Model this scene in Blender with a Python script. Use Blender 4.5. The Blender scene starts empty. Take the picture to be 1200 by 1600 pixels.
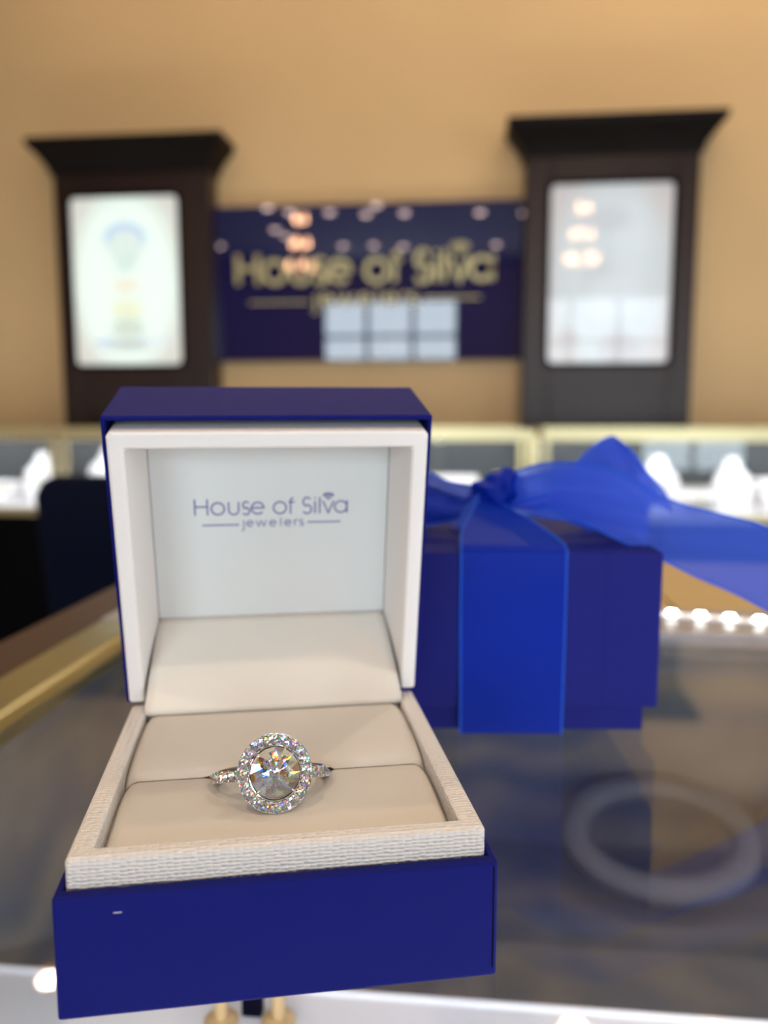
import bpy, bmesh, math, random
from mathutils import Vector, Matrix
random.seed(7)
sc = bpy.context.scene
COL = sc.collection
PI = math.pi

# ------------------------------------------------------------------ camera
F_PX, PITCH, ROLL, YAW = 1272.9, 0.1244, -0.0017, 0.105
CAM = Vector((0, 0, 1.0831))
FWD = Vector((-math.sin(YAW) * math.cos(PITCH), math.cos(YAW) * math.cos(PITCH), -math.sin(PITCH)))
_r = Vector((math.cos(YAW), math.sin(YAW), 0)); _u = _r.cross(FWD)
RGT = _r * math.cos(ROLL) + _u * math.sin(ROLL)
UPV = -_r * math.sin(ROLL) + _u * math.cos(ROLL)
cd = bpy.data.cameras.new('camera'); cam = bpy.data.objects.new('camera', cd); COL.objects.link(cam)
cam.matrix_world = Matrix(((RGT.x, UPV.x, -FWD.x, CAM.x), (RGT.y, UPV.y, -FWD.y, CAM.y),
                           (RGT.z, UPV.z, -FWD.z, CAM.z), (0, 0, 0, 1)))
cd.sensor_fit = 'VERTICAL'; cd.lens = 4.25; cd.sensor_height = 4.25 * 1600 / F_PX
cd.sensor_width = cd.sensor_height * .75
cd.clip_start = 0.01; cd.clip_end = 50
cd.dof.use_dof = True; cd.dof.focus_distance = 0.130; cd.dof.aperture_fstop = 1.8
cd.dof.aperture_blades = 0
sc.camera = cam

# ------------------------------------------------------------------ view, world
sc.view_settings.view_transform = 'Standard'; sc.view_settings.look = 'None'
sc.view_settings.gamma = 1.0; sc.view_settings.exposure = -0.12
sc.view_settings.use_curve_mapping = False
cy = sc.cycles
cy.use_denoising = True
cy.max_bounces = 14; cy.diffuse_bounces = 4; cy.glossy_bounces = 8; cy.transmission_bounces = 12
cy.transparent_max_bounces = 16; cy.sample_clamp_indirect = 8.0; cy.caustics_refractive = True
w = bpy.data.worlds.new('world'); sc.world = w; w.use_nodes = True
w.node_tree.nodes['Background'].inputs[0].default_value = (.75, .87, 1, 1)
w.node_tree.nodes['Background'].inputs[1].default_value = 0.6

# lights: daylight through the shop windows behind the camera, ceiling cans, added fill strips in the counter
def area(name, loc, direction, sx, sy, radiance, color, spread=PI, shape='RECTANGLE'):
    d = bpy.data.lights.new(name, 'AREA'); d.shape = shape; d.size = sx
    a = sx * sy
    if shape == 'DISK': a = PI * sx * sx / 4
    else: d.size_y = sy
    d.energy = radiance * PI * a; d.color = color; d.spread = spread
    o = bpy.data.objects.new(name, d); COL.objects.link(o); o.location = loc
    o.rotation_euler = Vector(direction).to_track_quat('-Z', 'Y').to_euler()
    return o
DAY = (.80, .90, 1.0); WARM = (1.0, .80, .57)
CEIL = 3.6
area('window_daylight', (-1.40, -6.62, 1.75), (0, 1, 0), 2.5, 2.6, 13.0, DAY)
area('window_daylight_east', (2.45, -6.62, 1.55), (0, 1, 0), 3.3, 3.0, 8.0, DAY)
area('window_daylight_side', (5.62, -.2, 1.75), (-1, 0, 0), 3.2, 2.0, 7.0, DAY)
WALL_CANS = [(-1.96, 3.38), (-1.15, 3.38), (-.34, 3.38), (.48, 3.33), (1.09, 3.36), (1.95, 3.38)]
BACK_CANS = []
for px, py in ((362, 310), (418, 326), (453, 333), (515, 333), (572, 336), (588, 322), (632, 334), (750, 333), (820, 334),
               (343, 385), (430, 360), (447, 370), (536, 385), (584, 384), (630, 386), (728, 385), (775, 383)):
    v = FWD + RGT * ((px - 600) / F_PX) - UPV * ((py - 800) / F_PX)      # mirrored in the sign's plane
    p = CAM + v * ((CEIL - .04 - CAM.z) / v.z); BACK_CANS.append((p.x, 2 * 3.93 - p.y))
KEY_CANS = [(-.7, -.5), (.9, -.5), (-.7, 1.4), (.9, 1.4)]
for x, y in WALL_CANS:
    area('can_light', (x, y, CEIL - .004), (0, 0, -1), .09, .09, 230 + 50 * x, WARM, spread=math.radians(165), shape='DISK')
area('added_counter_fill', (.45, .08, .9920), (0, .3, -1), 1.15, .008, 45, (.86, .92, 1.0))  # unseen strip added to brighten the white tray
area('added_counter_fill', (.45, .322, .9935), (0, -.35, -1), 1.0, .008, 14, (.86, .92, 1.0))  # unseen strip under the far rail, added to brighten the counter interior
for x, y in KEY_CANS:
    area('can_light', (x, y, CEIL - .004), (0, 0, -1), .09, .09, 520, WARM, spread=math.radians(150), shape='DISK')

# ------------------------------------------------------------------ materials
def lin(*c):
    return tuple(((v / 255) / 12.92 if v / 255 <= .04045 else ((v / 255 + .055) / 1.055) ** 2.4) for v in c) + (1,)
def newmat(name):
    m = bpy.data.materials.new(name); m.use_nodes = True
    nt = m.node_tree; return m, nt, nt.nodes, nt.links
def mat(name, col, rough=.5, metal=0, spec=.5, noise=0, nscale=40, bump=0, bscale=200, bstretch=None,
        sheen=0, coat=0, emis=None, es=0, sss=0, bkind='noise', bdist=.0003):
    m, nt, N, L = newmat(name)
    p = N['Principled BSDF']
    p.inputs['Base Color'].default_value = col; p.inputs['Roughness'].default_value = rough
    p.inputs['Metallic'].default_value = metal; p.inputs['Specular IOR Level'].default_value = spec
    p.inputs['Sheen Weight'].default_value = sheen; p.inputs['Coat Weight'].default_value = coat
    if emis: p.inputs['Emission Color'].default_value = emis; p.inputs['Emission Strength'].default_value = es
    tc = N.new('ShaderNodeTexCoord')
    if noise:
        n = N.new('ShaderNodeTexNoise'); n.inputs['Scale'].default_value = nscale; n.inputs['Detail'].default_value = 5
        L.new(tc.outputs['Object'], n.inputs['Vector'])
        mx = N.new('ShaderNodeMix'); mx.data_type = 'RGBA'
        mx.inputs[6].default_value = tuple(c * (1 - noise) for c in col[:3]) + (1,)
        mx.inputs[7].default_value = tuple(min(1, c * (1 + noise)) for c in col[:3]) + (1,)
        L.new(n.outputs['Fac'], mx.inputs[0]); L.new(mx.outputs[2], p.inputs['Base Color'])
    if bump:
        mp = N.new('ShaderNodeMapping'); L.new(tc.outputs['Object'], mp.inputs['Vector'])
        if bstretch: mp.inputs['Scale'].default_value = bstretch
        if bkind == 'voronoi':
            b = N.new('ShaderNodeTexVoronoi'); b.inputs['Scale'].default_value = bscale; b.inputs['Randomness'].default_value = .35
            out = b.outputs['Distance']
        else:
            b = N.new('ShaderNodeTexNoise'); b.inputs['Scale'].default_value = bscale; out = b.outputs['Fac']
        L.new(mp.outputs[0], b.inputs['Vector'])
        bp = N.new('ShaderNodeBump'); bp.inputs['Strength'].default_value = bump; bp.inputs['Distance'].default_value = bdist
        bp.invert = bkind == 'voronoi'
        L.new(out, bp.inputs['Height']); L.new(bp.outputs[0], p.inputs['Normal'])
    return m
def glossy_glass(name, f0=.04, tint=(1, 1, 1, 1), rough=0.0):
    """clear sheet: see-through with a Schlick reflection on each face"""
    m, nt, N, L = newmat(name)
    N.remove(N['Principled BSDF'])
    lw = N.new('ShaderNodeLayerWeight'); lw.inputs['Blend'].default_value = .5
    pw = N.new('ShaderNodeMath'); pw.operation = 'POWER'; pw.inputs[1].default_value = 5
    ml = N.new('ShaderNodeMath'); ml.operation = 'MULTIPLY_ADD'; ml.inputs[1].default_value = 1 - f0; ml.inputs[2].default_value = f0
    L.new(lw.outputs['Facing'], pw.inputs[0]); L.new(pw.outputs[0], ml.inputs[0])
    t = N.new('ShaderNodeBsdfTransparent'); t.inputs[0].default_value = tint
    g = N.new('ShaderNodeBsdfGlossy'); g.inputs['Roughness'].default_value = rough
    mx = N.new('ShaderNodeMixShader'); L.new(ml.outputs[0], mx.inputs[0]); L.new(t.outputs[0], mx.inputs[1]); L.new(g.outputs[0], mx.inputs[2])
    L.new(mx.outputs[0], N['Material Output'].inputs[0])
    return m
def emit(name, col, s):
    m, nt, N, L = newmat(name); N.remove(N['Principled BSDF'])
    e = N.new('ShaderNodeEmission'); e.inputs[0].default_value = col; e.inputs[1].default_value = s
    L.new(e.outputs[0], N['Material Output'].inputs[0]); return m
def facet_mirror(name, spread=.05):
    """back facets of a diamond: full internal reflection, the colours split slightly (dispersion)"""
    m, nt, N, L = newmat(name); N.remove(N['Principled BSDF'])
    geo = N.new('ShaderNodeNewGeometry'); wn = N.new('ShaderNodeTexWhiteNoise'); wn.noise_dimensions = '3D'
    L.new(geo.outputs['True Normal'], wn.inputs['Vector'])
    sb = N.new('ShaderNodeVectorMath'); sb.operation = 'SUBTRACT'; sb.inputs[1].default_value = (.5, .5, .5)
    L.new(wn.outputs['Color'], sb.inputs[0])
    prev = None
    for c, k in (((.93, 0, 0, 1), -spread), ((0, .93, 0, 1), 0), ((0, 0, .95, 1), spread)):
        ma = N.new('ShaderNodeVectorMath'); ma.operation = 'MULTIPLY_ADD'; ma.inputs[1].default_value = (k, k, k)
        L.new(sb.outputs[0], ma.inputs[0]); L.new(geo.outputs['Normal'], ma.inputs[2])
        nm = N.new('ShaderNodeVectorMath'); nm.operation = 'NORMALIZE'; L.new(ma.outputs[0], nm.inputs[0])
        g = N.new('ShaderNodeBsdfGlossy'); g.inputs['Color'].default_value = c; g.inputs['Roughness'].default_value = .02
        L.new(nm.outputs[0], g.inputs['Normal'])
        if prev is None: prev = g.outputs[0]
        else:
            a = N.new('ShaderNodeAddShader'); L.new(prev, a.inputs[0]); L.new(g.outputs[0], a.inputs[1]); prev = a.outputs[0]
    L.new(prev, N['Material Output'].inputs[0]); return m
def organza(name, col, opacity):
    m, nt, N, L = newmat(name)
    p = N['Principled BSDF']; p.inputs['Base Color'].default_value = col; p.inputs['Roughness'].default_value = .38
    p.inputs['Specular IOR Level'].default_value = .15; p.inputs['Sheen Weight'].default_value = .15; p.inputs['Sheen Tint'].default_value = (.1, .3, 1, 1)
    tl = N.new('ShaderNodeBsdfTranslucent'); tl.inputs[0].default_value = col
    m1 = N.new('ShaderNodeMixShader'); m1.inputs[0].default_value = .35
    L.new(p.outputs[0], m1.inputs[1]); L.new(tl.outputs[0], m1.inputs[2])
    tr = N.new('ShaderNodeBsdfTransparent'); tr.inputs[0].default_value = (.42, .52, 1, 1)
    lw = N.new('ShaderNodeLayerWeight'); lw.inputs['Blend'].default_value = .5
    ma = N.new('ShaderNodeMath'); ma.operation = 'MULTIPLY_ADD'; ma.inputs[1].default_value = .35; ma.inputs[2].default_value = opacity; ma.use_clamp = True
    L.new(lw.outputs['Facing'], ma.inputs[0])
    m2 = N.new('ShaderNodeMixShader'); L.new(ma.outputs[0], m2.inputs[0]); L.new(tr.outputs[0], m2.inputs[1]); L.new(m1.outputs[0], m2.inputs[2])
    L.new(m2.outputs[0], N['Material Output'].inputs[0]); return m

M = {}
M['wall'] = mat('wall_paint', (.585, .385, .18, 1), .6, noise=.03, nscale=3, bump=.2, bscale=300, bdist=.001)
M['ceiling'] = mat('ceiling_paint', (.50, .47, .44, 1), .8)
M['floor'] = mat('floor_dark', (.02, .018, .02, 1), .45, noise=.3, nscale=6)
M['navy'] = mat('navy_paper', (.0025, .0055, .130, 1), .58, spec=.10, noise=.06, nscale=60, bump=.12, bscale=2500, bdist=.00008)
M['navy_gift'] = mat('navy_gift_paper', (.006, .0085, .150, 1), .52, spec=.12, noise=.05, nscale=40)
M['white_tex'] = mat('white_textured_leatherette', (.72, .695, .67, 1), .5, spec=.35, bump=1.0, bscale=950, bstretch=(1, 1.3, 1.9), bkind='voronoi', bdist=.0005)
M['white_liner'] = mat('white_lid_liner', (.80, .77, .75, 1), .5, spec=.35, bump=.35, bscale=1300, bdist=.0001)
M['panel'] = mat('white_satin_panel', (.66, .68, .68, 1), .5, spec=.3)
M['satin'] = mat('cream_satin', (.74, .70, .63, 1), .55, spec=.3, bump=.25, bscale=160, bdist=.0003)
M['cushion'] = mat('cream_cushion', (.62, .59, .54, 1), .6, spec=.25, noise=.03, nscale=90, bump=.3, bscale=900, bdist=.00008)
M['ink'] = mat('purple_ink', lin(84, 78, 150), .5)
M['metal'] = mat('white_gold', (.78, .76, .73, 1), .12, 1)
M['facet'] = facet_mirror('diamond_back_facets', .03)
M['crown'] = glossy_glass('diamond_crown', .05)
M['organza'] = organza('blue_organza', (.06, .14, .80, 1), .64)
M['selvage'] = organza('blue_organza_selvage', (.03, .16, .85, 1), .85)
M['organza_dense'] = organza('blue_organza_layered', (.001, .028, .46, 1), .84)
M['gold'] = mat('brushed_gold', (.44, .41, .23, 1), .30, 1, bump=.1, bscale=600)
M['gold_tan'] = mat('satin_gold', (.72, .50, .24, 1), .4, .3)
M['gold_pale'] = mat('pale_gold', (.80, .70, .40, 1), .35, .85)
M['silver'] = mat('pale_metal', (.34, .32, .33, 1), .4, .3)
M['wood'] = mat('brown_wood', (.05, .022, .010, 1), .45, spec=.3, noise=.25, nscale=25)
M['tan'] = mat('tan_wood', (.50, .36, .16, 1), .45, spec=.2, noise=.12, nscale=18)
M['glass'] = glossy_glass('showcase_glass', .04, (.97, .98, .97, 1))
M['glass_top'] = glossy_glass('counter_glass', .045, (.93, .94, .95, 1))
M['deckwhite'] = mat('white_leatherette_deck', (.86, .86, .90, 1), .45)
M['display'] = mat('white_display', (.88, .88, .92, 1), .4)
M['busty'] = mat('grey_velvet_display', (.15, .145, .15, 1), .6, noise=.1, nscale=60)
M['black'] = mat('black_laminate', (.002, .002, .003, 1), .6, spec=.05)
M['darkback'] = mat('dark_showcase_back', (.05, .06, .07, 1), .4)
M['espresso'] = mat('espresso_wood', (.018, .0062, .0035, 1), .33, spec=.32, noise=.2, nscale=10)
M['espresso_dark'] = mat('espresso_wood_darkened', (.006, .003, .002, 1), .55, spec=.12)  # cabinet wood darkened for the crown, which catches too much window light
M['chair'] = mat('navy_velvet', (.0008, .0025, .013, 1), .8, sheen=.02, spec=.08)
M['sign'] = mat('navy_gloss_acrylic', (.006, .007, .055, 1), .012, spec=.75)
M['letter'] = mat('gold_letters', (.46, .40, .20, 1), .4, .3)
M['white_frame'] = mat('window_frame_paint', (.25, .27, .3, 1), .5)
M['trim'] = mat('can_trim', (.50, .30, .14, 1), .4)
M['bulb'] = emit('warm_bulb', (1, .52, .28, 1), 70)
M['dimcan'] = emit('recessed_lamp', (1, .72, .62, 1), 22)
M['dome'] = emit('opal_lamp', (1, .74, .66, 1), 24)
M['led'] = emit('led_diode', (.93, 1, .98, 1), 30)
M['casefill'] = emit('case_fill_glow', (.88, .92, 1, 1), 38)  # glow for the fill strips added in the far showcases

# patterned fabric in the counter
def fabric():
    m, nt, N, L = newmat('paisley_fabric'); p = N['Principled BSDF']; p.inputs['Roughness'].default_value = .7
    tc = N.new('ShaderNodeTexCoord')
    n = N.new('ShaderNodeTexNoise'); n.inputs['Scale'].default_value = 22; n.inputs['Detail'].default_value = 2
    L.new(tc.outputs['Object'], n.inputs['Vector'])
    wv = N.new('ShaderNodeTexWave'); wv.wave_type = 'RINGS'; wv.inputs['Scale'].default_value = 9
    wv.inputs['Distortion'].default_value = 9; wv.inputs['Detail'].default_value = 2
    L.new(tc.outputs['Object'], wv.inputs['Vector'])
    r1 = N.new('ShaderNodeMix'); r1.data_type = 'RGBA'
    r1.inputs[6].default_value = (.15, .16, .19, 1); r1.inputs[7].default_value = (.27, .24, .21, 1)
    L.new(wv.outputs['Fac'], r1.inputs[0])
    r2 = N.new('ShaderNodeMix'); r2.data_type = 'RGBA'; r2.blend_type = 'MULTIPLY'; r2.inputs[0].default_value = .6
    cr = N.new('ShaderNodeValToRGB'); cr.color_ramp.elements[0].position = .35; cr.color_ramp.elements[0].color = (.55, .6, .7, 1)
    cr.color_ramp.elements[1].position = .65; cr.color_ramp.elements[1].color = (1.2, 1.1, 1, 1)
    L.new(n.outputs['Fac'], cr.inputs[0]); L.new(r1.outputs[2], r2.inputs[6]); L.new(cr.outputs[0], r2.inputs[7])
    L.new(r2.outputs[2], p.inputs['Base Color']); return m
M['fabric'] = fabric()

# backlit poster prints: soft printed shapes in local x / z (metres from the print's centre)
def poster(name, base, edge, blobs, s, coat=True):
    m, nt, N, L = newmat(name); p = N['Principled BSDF']
    tc = N.new('ShaderNodeTexCoord'); cur = None
    def rgb(c):
        r = N.new('ShaderNodeRGB'); r.outputs[0].default_value = c; return r.outputs[0]
    cur = rgb(base)
    # the colour fades to a darker, warmer tone towards the margin
    for (cx, cz, rx, rz, col, hard) in [(0, 0, .25, .42, None, 2.2)] + blobs:
        mp = N.new('ShaderNodeMapping'); mp.vector_type = 'POINT'
        mp.inputs['Location'].default_value = (-cx / rx, 0, -cz / rz); mp.inputs['Scale'].default_value = (1 / rx, 0, 1 / rz)
        L.new(tc.outputs['Object'], mp.inputs['Vector'])
        g = N.new('ShaderNodeVectorMath'); g.operation = 'LENGTH'; L.new(mp.outputs[0], g.inputs[0])
        mr = N.new('ShaderNodeMapRange'); mr.interpolation_type = 'SMOOTHSTEP'
        mr.inputs['From Min'].default_value = 1 + .5 / hard; mr.inputs['From Max'].default_value = 1 - .5 / hard
        L.new(g.outputs['Value'], mr.inputs['Value'])
        mx = N.new('ShaderNodeMix'); mx.data_type = 'RGBA'; L.new(mr.outputs[0], mx.inputs[0])
        if col is None: L.new(rgb(edge), mx.inputs[6]); L.new(cur, mx.inputs[7])
        else: L.new(cur, mx.inputs[6]); mx.inputs[7].default_value = col
        cur = mx.outputs[2]
    p.inputs['Base Color'].default_value = (.3, .3, .3, 1)
    L.new(cur, p.inputs['Emission Color']); p.inputs['Emission Strength'].default_value = s
    p.inputs['Roughness'].default_value = .02; p.inputs['Specular IOR Level'].default_value = .5 if coat else .2
    return m
M['posterL'] = poster('seaside_print', (.74, .90, .80, 1), (.56, .56, .50, 1), [
    (0, .20, .105, .075, (.36, .53, .78, 1), 2.5), (0, .165, .088, .075, (.60, .74, .68, 1), 2.5),
    (0, .09, .055, .05, (.56, .72, .66, 1), 1.5), (0, -.02, .075, .035, (.76, .72, .58, 1), 1.5),
    (0, -.13, .08, .05, (.72, .78, .52, 1), 1.5), (.0, -.22, .085, .05, (.50, .62, .52, 1), 1.5),
    (-.11, -.285, .06, .018, (.42, .52, .72, 1), 2), (.12, -.275, .09, .013, (.60, .68, .78, 1), 2),
    (0, -.30, .10, .022, (.40, .47, .44, 1), 1.5)], 1.0)
M['posterR'] = poster('white_print', (.56, .66, .70, 1), (.50, .46, .47, 1), [
    (-.02, -.02, .10, .10, (.50, .60, .63, 1), 1), (.08, .10, .08, .20, (.62, .72, .78, 1), 1),
    (-.04, .24, .12, .05, (.48, .55, .62, 1), 1), (.05, -.33, .09, .07, (.46, .45, .50, 1), 2),
    (-.18, -.28, .05, .04, (.44, .40, .42, 1), 1.5), (.02, -.1, .12, .09, (.66, .76, .82, 1), 1)], .72)

# ------------------------------------------------------------------ mesh helpers
def box(bm, x0, x1, y0, y1, z0, z1, T=None):
    vs = [bm.verts.new((x, y, z)) for x in (x0, x1) for y in (y0, y1) for z in (z0, z1)]
    fs = [(0, 1, 3, 2), (4, 6, 7, 5), (0, 4, 5, 1), (2, 3, 7, 6), (0, 2, 6, 4), (1, 5, 7, 3)]
    for f in fs: bm.faces.new([vs[i] for i in f])
    if T is not None: bmesh.ops.transform(bm, matrix=T, verts=vs)
    return vs
def loft(bm, rings, cap=True, closed=True, T=None):
    """rings: list of equal-length point loops"""
    R = [[bm.verts.new(p) for p in r] for r in rings]
    n = len(R[0])
    for a, b in zip(R, R[1:]):
        for i in range(n if closed else n - 1):
            j = (i + 1) % n
            bm.faces.new((a[i], a[j], b[j], b[i]))
    if cap and closed:
        bm.faces.new(list(reversed(R[0]))); bm.faces.new(R[-1])
    if T is not None: bmesh.ops.transform(bm, matrix=T, verts=[v for r in R for v in r])
    return R
def tube(bm, pts, r, n=10, cap=True):
    pts = [Vector(p) for p in pts]; rings = []; prev = None
    for i, p in enumerate(pts):
        d = (pts[min(i + 1, len(pts) - 1)] - pts[max(i - 1, 0)]).normalized()
        if prev is None:
            a = Vector((0, 0, 1)) if abs(d.z) < .9 else Vector((1, 0, 0)); s = d.cross(a).normalized()
        else: s = (prev - d * prev.dot(d)).normalized()
        prev = s; t = d.cross(s); rr = r[i] if isinstance(r, (list, tuple)) else r
        rings.append([p + (s * math.cos(2 * PI * k / n) + t * math.sin(2 * PI * k / n)) * rr for k in range(n)])
    return loft(bm, rings, cap)
def lathe(bm, prof, n=32, T=None, c=(0, 0)):
    rings = [[(c[0] + r * math.cos(2 * PI * k / n), c[1] + r * math.sin(2 * PI * k / n), z) for k in range(n)] for r, z in prof]
    return loft(bm, rings, True, True, T)
def lathe_open(bm, prof, n=32):
    rings = [[(r * math.cos(2 * PI * k / n), r * math.sin(2 * PI * k / n), z) for k in range(n)] for r, z in prof]
    rings.append(rings[0]); R = loft(bm, rings, False); bmesh.ops.remove_doubles(bm, verts=[v for q in R for v in q], dist=1e-7)
def prism(bm, poly, a, b, axis='x', T=None):
    """poly in the two other axes"""
    def P(u, v, s):
        return (s, u, v) if axis == 'x' else ((u, s, v) if axis == 'y' else (u, v, s))
    return loft(bm, [[P(u, v, a) for u, v in poly], [P(u, v, b) for u, v in poly]], True, True, T)
def tray(bm, o, i):
    """open-topped shell: outer box o and inner box i = (x0,x1,y0,y1,z0)"""
    def L(b, z): x0, x1, y0, y1 = b[:4]; return [(x0, y0, z), (x1, y0, z), (x1, y1, z), (x0, y1, z)]
    ztop = o[5]
    rings = [L(o, o[4]), L(o, ztop), L(i, ztop), L(i, i[4])]
    loft(bm, rings, True, True)
def rrect(w, h, r, n=6):
    pts = []
    for cx, cz, a0 in ((w / 2 - r, h / 2 - r, 0), (-w / 2 + r, h / 2 - r, 90), (-w / 2 + r, -h / 2 + r, 180), (w / 2 - r, -h / 2 + r, 270)):
        for k in range(n + 1):
            a = math.radians(a0 + 90 * k / n); pts.append((cx + r * math.cos(a), cz + r * math.sin(a)))
    return pts
def obj(name, bm, m, parent=None, s=1.0, bevel=0, smooth=None, seg=2, solid=0, loc=None, rot=None, subd=0, T=None):
    if T is not None: bmesh.ops.transform(bm, matrix=T, verts=bm.verts)
    if s != 1.0: bmesh.ops.scale(bm, vec=(s, s, s), verts=bm.verts)
    bmesh.ops.recalc_face_normals(bm, faces=bm.faces)
    me = bpy.data.meshes.new(name); bm.to_mesh(me); bm.free()
    if m is not None: me.materials.append(m)
    o = bpy.data.objects.new(name, me); COL.objects.link(o)
    if parent is not None: o.parent = parent
    if loc: o.location = loc
    if rot: o.rotation_euler = rot
    if solid:
        d = o.modifiers.new('solid', 'SOLIDIFY'); d.thickness = solid; d.offset = 0
    if subd:
        d = o.modifiers.new('sub', 'SUBSURF'); d.levels = subd; d.render_levels = subd
    if bevel:
        b = o.modifiers.new('bevel', 'BEVEL'); b.width = bevel; b.segments = seg; b.limit_method = 'ANGLE'; b.angle_limit = math.radians(40)
    if smooth is not None:
        for p in me.polygons: p.use_smooth = True
        if smooth < 180:
            me.set_sharp_from_angle(angle=math.radians(smooth))
    return o
def thing(name, label, cat, loc=(0, 0, 0), rz=0, group=None, rot=None):
    o = bpy.data.objects.new(name, None); COL.objects.link(o); o.location = loc
    o.rotation_euler = rot or (0, 0, rz); o.empty_display_size = .02
    o['label'] = label; o['category'] = cat
    if group: o['group'] = group
    return o
def tag(o, label, cat, group=None):
    o['label'] = label; o['category'] = cat
    if group: o['group'] = group
    return o
def copy_tree(o, parent=None):
    c = o.copy(); COL.objects.link(c); c.parent = parent
    for ch in list(o.children): copy_tree(ch, c)
    return c
def struct(name, bm, m, **k):
    o = obj(name, bm, m, **k); o['kind'] = 'structure'; return o
def B(): return bmesh.new()
def at(px, py, y):
    """the point at distance y (metres, room frame) seen at a photo pixel"""
    v = FWD + RGT * ((px - 600) / F_PX) - UPV * ((py - 800) / F_PX)
    return CAM + v * (y / v.y)

# ------------------------------------------------------------------ room
XL, XR, YB, YF = -5.5, 5.5, -6.5, 4.0
b = B(); box(b, XL - .2, XR + .2, YB - .2, YF + .2, -.1, 0); struct('floor', b, M['floor'])
b = B(); box(b, XL - .2, XR + .2, YB - .2, YF + .2, CEIL, CEIL + .1); struct('ceiling', b, M['ceiling'])
b = B(); box(b, XL, XR, YF, YF + .15, 0, CEIL); struct('wall_far', b, M['wall'])
b = B(); box(b, XL - .15, XL, YB, YF, 0, CEIL); struct('wall_left', b, M['wall'])
b = B(); box(b, XR, XR + .12, YB, -1.8, 0, CEIL); box(b, XR, XR + .12, 1.4, YF, 0, CEIL)
box(b, XR, XR + .12, -1.8, 1.4, 0, .75); box(b, XR, XR + .12, -1.8, 1.4, 2.75, CEIL); struct('wall_right', b, M['wall'])
b = B()
for y in (-1.8, -.76, .28, 1.34): box(b, XR + .03, XR + .09, y, y + .06, .75, 2.75)
for z in (.75, 1.75, 2.69): box(b, XR + .032, XR + .088, -1.8, 1.4, z, z + .06)
o = struct('window_3', b, M['white_frame'])
b = B(); box(b, XR + .064, XR + .07, -1.79, 1.39, .76, 2.74); obj('window_glass', b, M['glass'], o)
WIN = [(-2.62, -.20, .55, 3.02), (.86, 4.05, .15, 3.0)]
b = B(); y0, y1 = YB - .12, YB
xs = [XL, WIN[0][0], WIN[0][1], WIN[1][0], WIN[1][1], XR]
for a, c in ((0, 1), (2, 3), (4, 5)): box(b, xs[a], xs[c], y0, y1, 0, CEIL)
for x0, x1, z0, z1 in WIN: box(b, x0, x1, y0, y1, 0, z0); box(b, x0, x1, y0, y1, z1, CEIL)
struct('wall_behind', b, M['wall'])
for k, (x0, x1, z0, z1) in enumerate(WIN):
    b = B(); t = .035; n = 3 if k == 0 else 4
    for i in range(n + 1):
        x = x0 + (x1 - x0) * i / n; xa = min(max(x - t, x0), x1 - 2 * t); box(b, xa, xa + 2 * t, YB - .09, YB - .03, z0, z1)
    for z in (z0, z0 + (z1 - z0) * .36, z0 + (z1 - z0) * .72, z1 - 2 * t): box(b, x0, x1, YB - .088, YB - .032, z, z + 1.6 * t)
    o = struct('window_%d' % (k + 1), b, M['white_frame'])
    b = B(); box(b, x0 + .01, x1 - .01, YB - .07, YB - .064, z0 + .01, z1 - .01); g = obj('window_glass', b, M['glass'], o)
b = B(); box(b, XL, XR, YF - .015, YF, 0, .12); struct('baseboard_far', b, M['espresso'])

# ceiling cans
def make_can(dome=False):
    t = thing('ceiling_can_light', 'x', 'ceiling light')
    b = B(); lathe_open(b, [(.052, -.0005), (.078, -.030), (.088, -.030), (.105, -.003), (.105, -.0005)], 28); obj('trim_ring', b, M['trim'], t, smooth=30)
    b = B()
    if dome: lathe(b, [(.055, -.0008), (.055, -.03), (.045, -.048), (.02, -.056)], 24); obj('lamp', b, M['dome'], t)
    else: lathe(b, [(.051, -.0008), (.051, -.0025)], 24); obj('lamp', b, M['dimcan'], t)
    return t
NTH = ['first', 'second', 'third', 'fourth', 'fifth', 'sixth', 'seventh', 'eighth', 'ninth']
can0 = make_can(); first = True; dome0 = make_can(True); dome_used = False
for lst, lab, grp in ((WALL_CANS, 'warm recessed ceiling light in the row beside the far wall', 'recessed lights along the far wall'),
                      (KEY_CANS, 'warm recessed ceiling light over the customer aisle', 'recessed lights over the counter'),
                      (BACK_CANS, 'small recessed ceiling light mirrored as a pale dot in the navy sign', 'recessed lights mirrored in the sign')):
    for k, (x, y) in enumerate(lst):
        if lst is BACK_CANS: c = copy_tree(dome0) if dome_used else dome0; dome_used = True
        else: c = can0 if first else copy_tree(can0); first = False
        c.location = (x, y, CEIL); c['label'] = lab; c['group'] = grp
        if lst is BACK_CANS:
            c['label'] = 'small ceiling light, %s from left in the %s row mirrored in the sign' % (
                NTH[k] if k < 9 else NTH[k - 9], 'upper' if k < 9 else 'lower')
        if lst is WALL_CANS and k in (0, 3, 4):
            c['label'] = {0: 'warm ceiling light mirrored in the counter glass left of the ring box', 3: 'warm ceiling light mirrored in the counter glass, first right of the box',
                          4: 'warm ceiling light mirrored in the counter glass at the bottom right corner'}[k]

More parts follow.
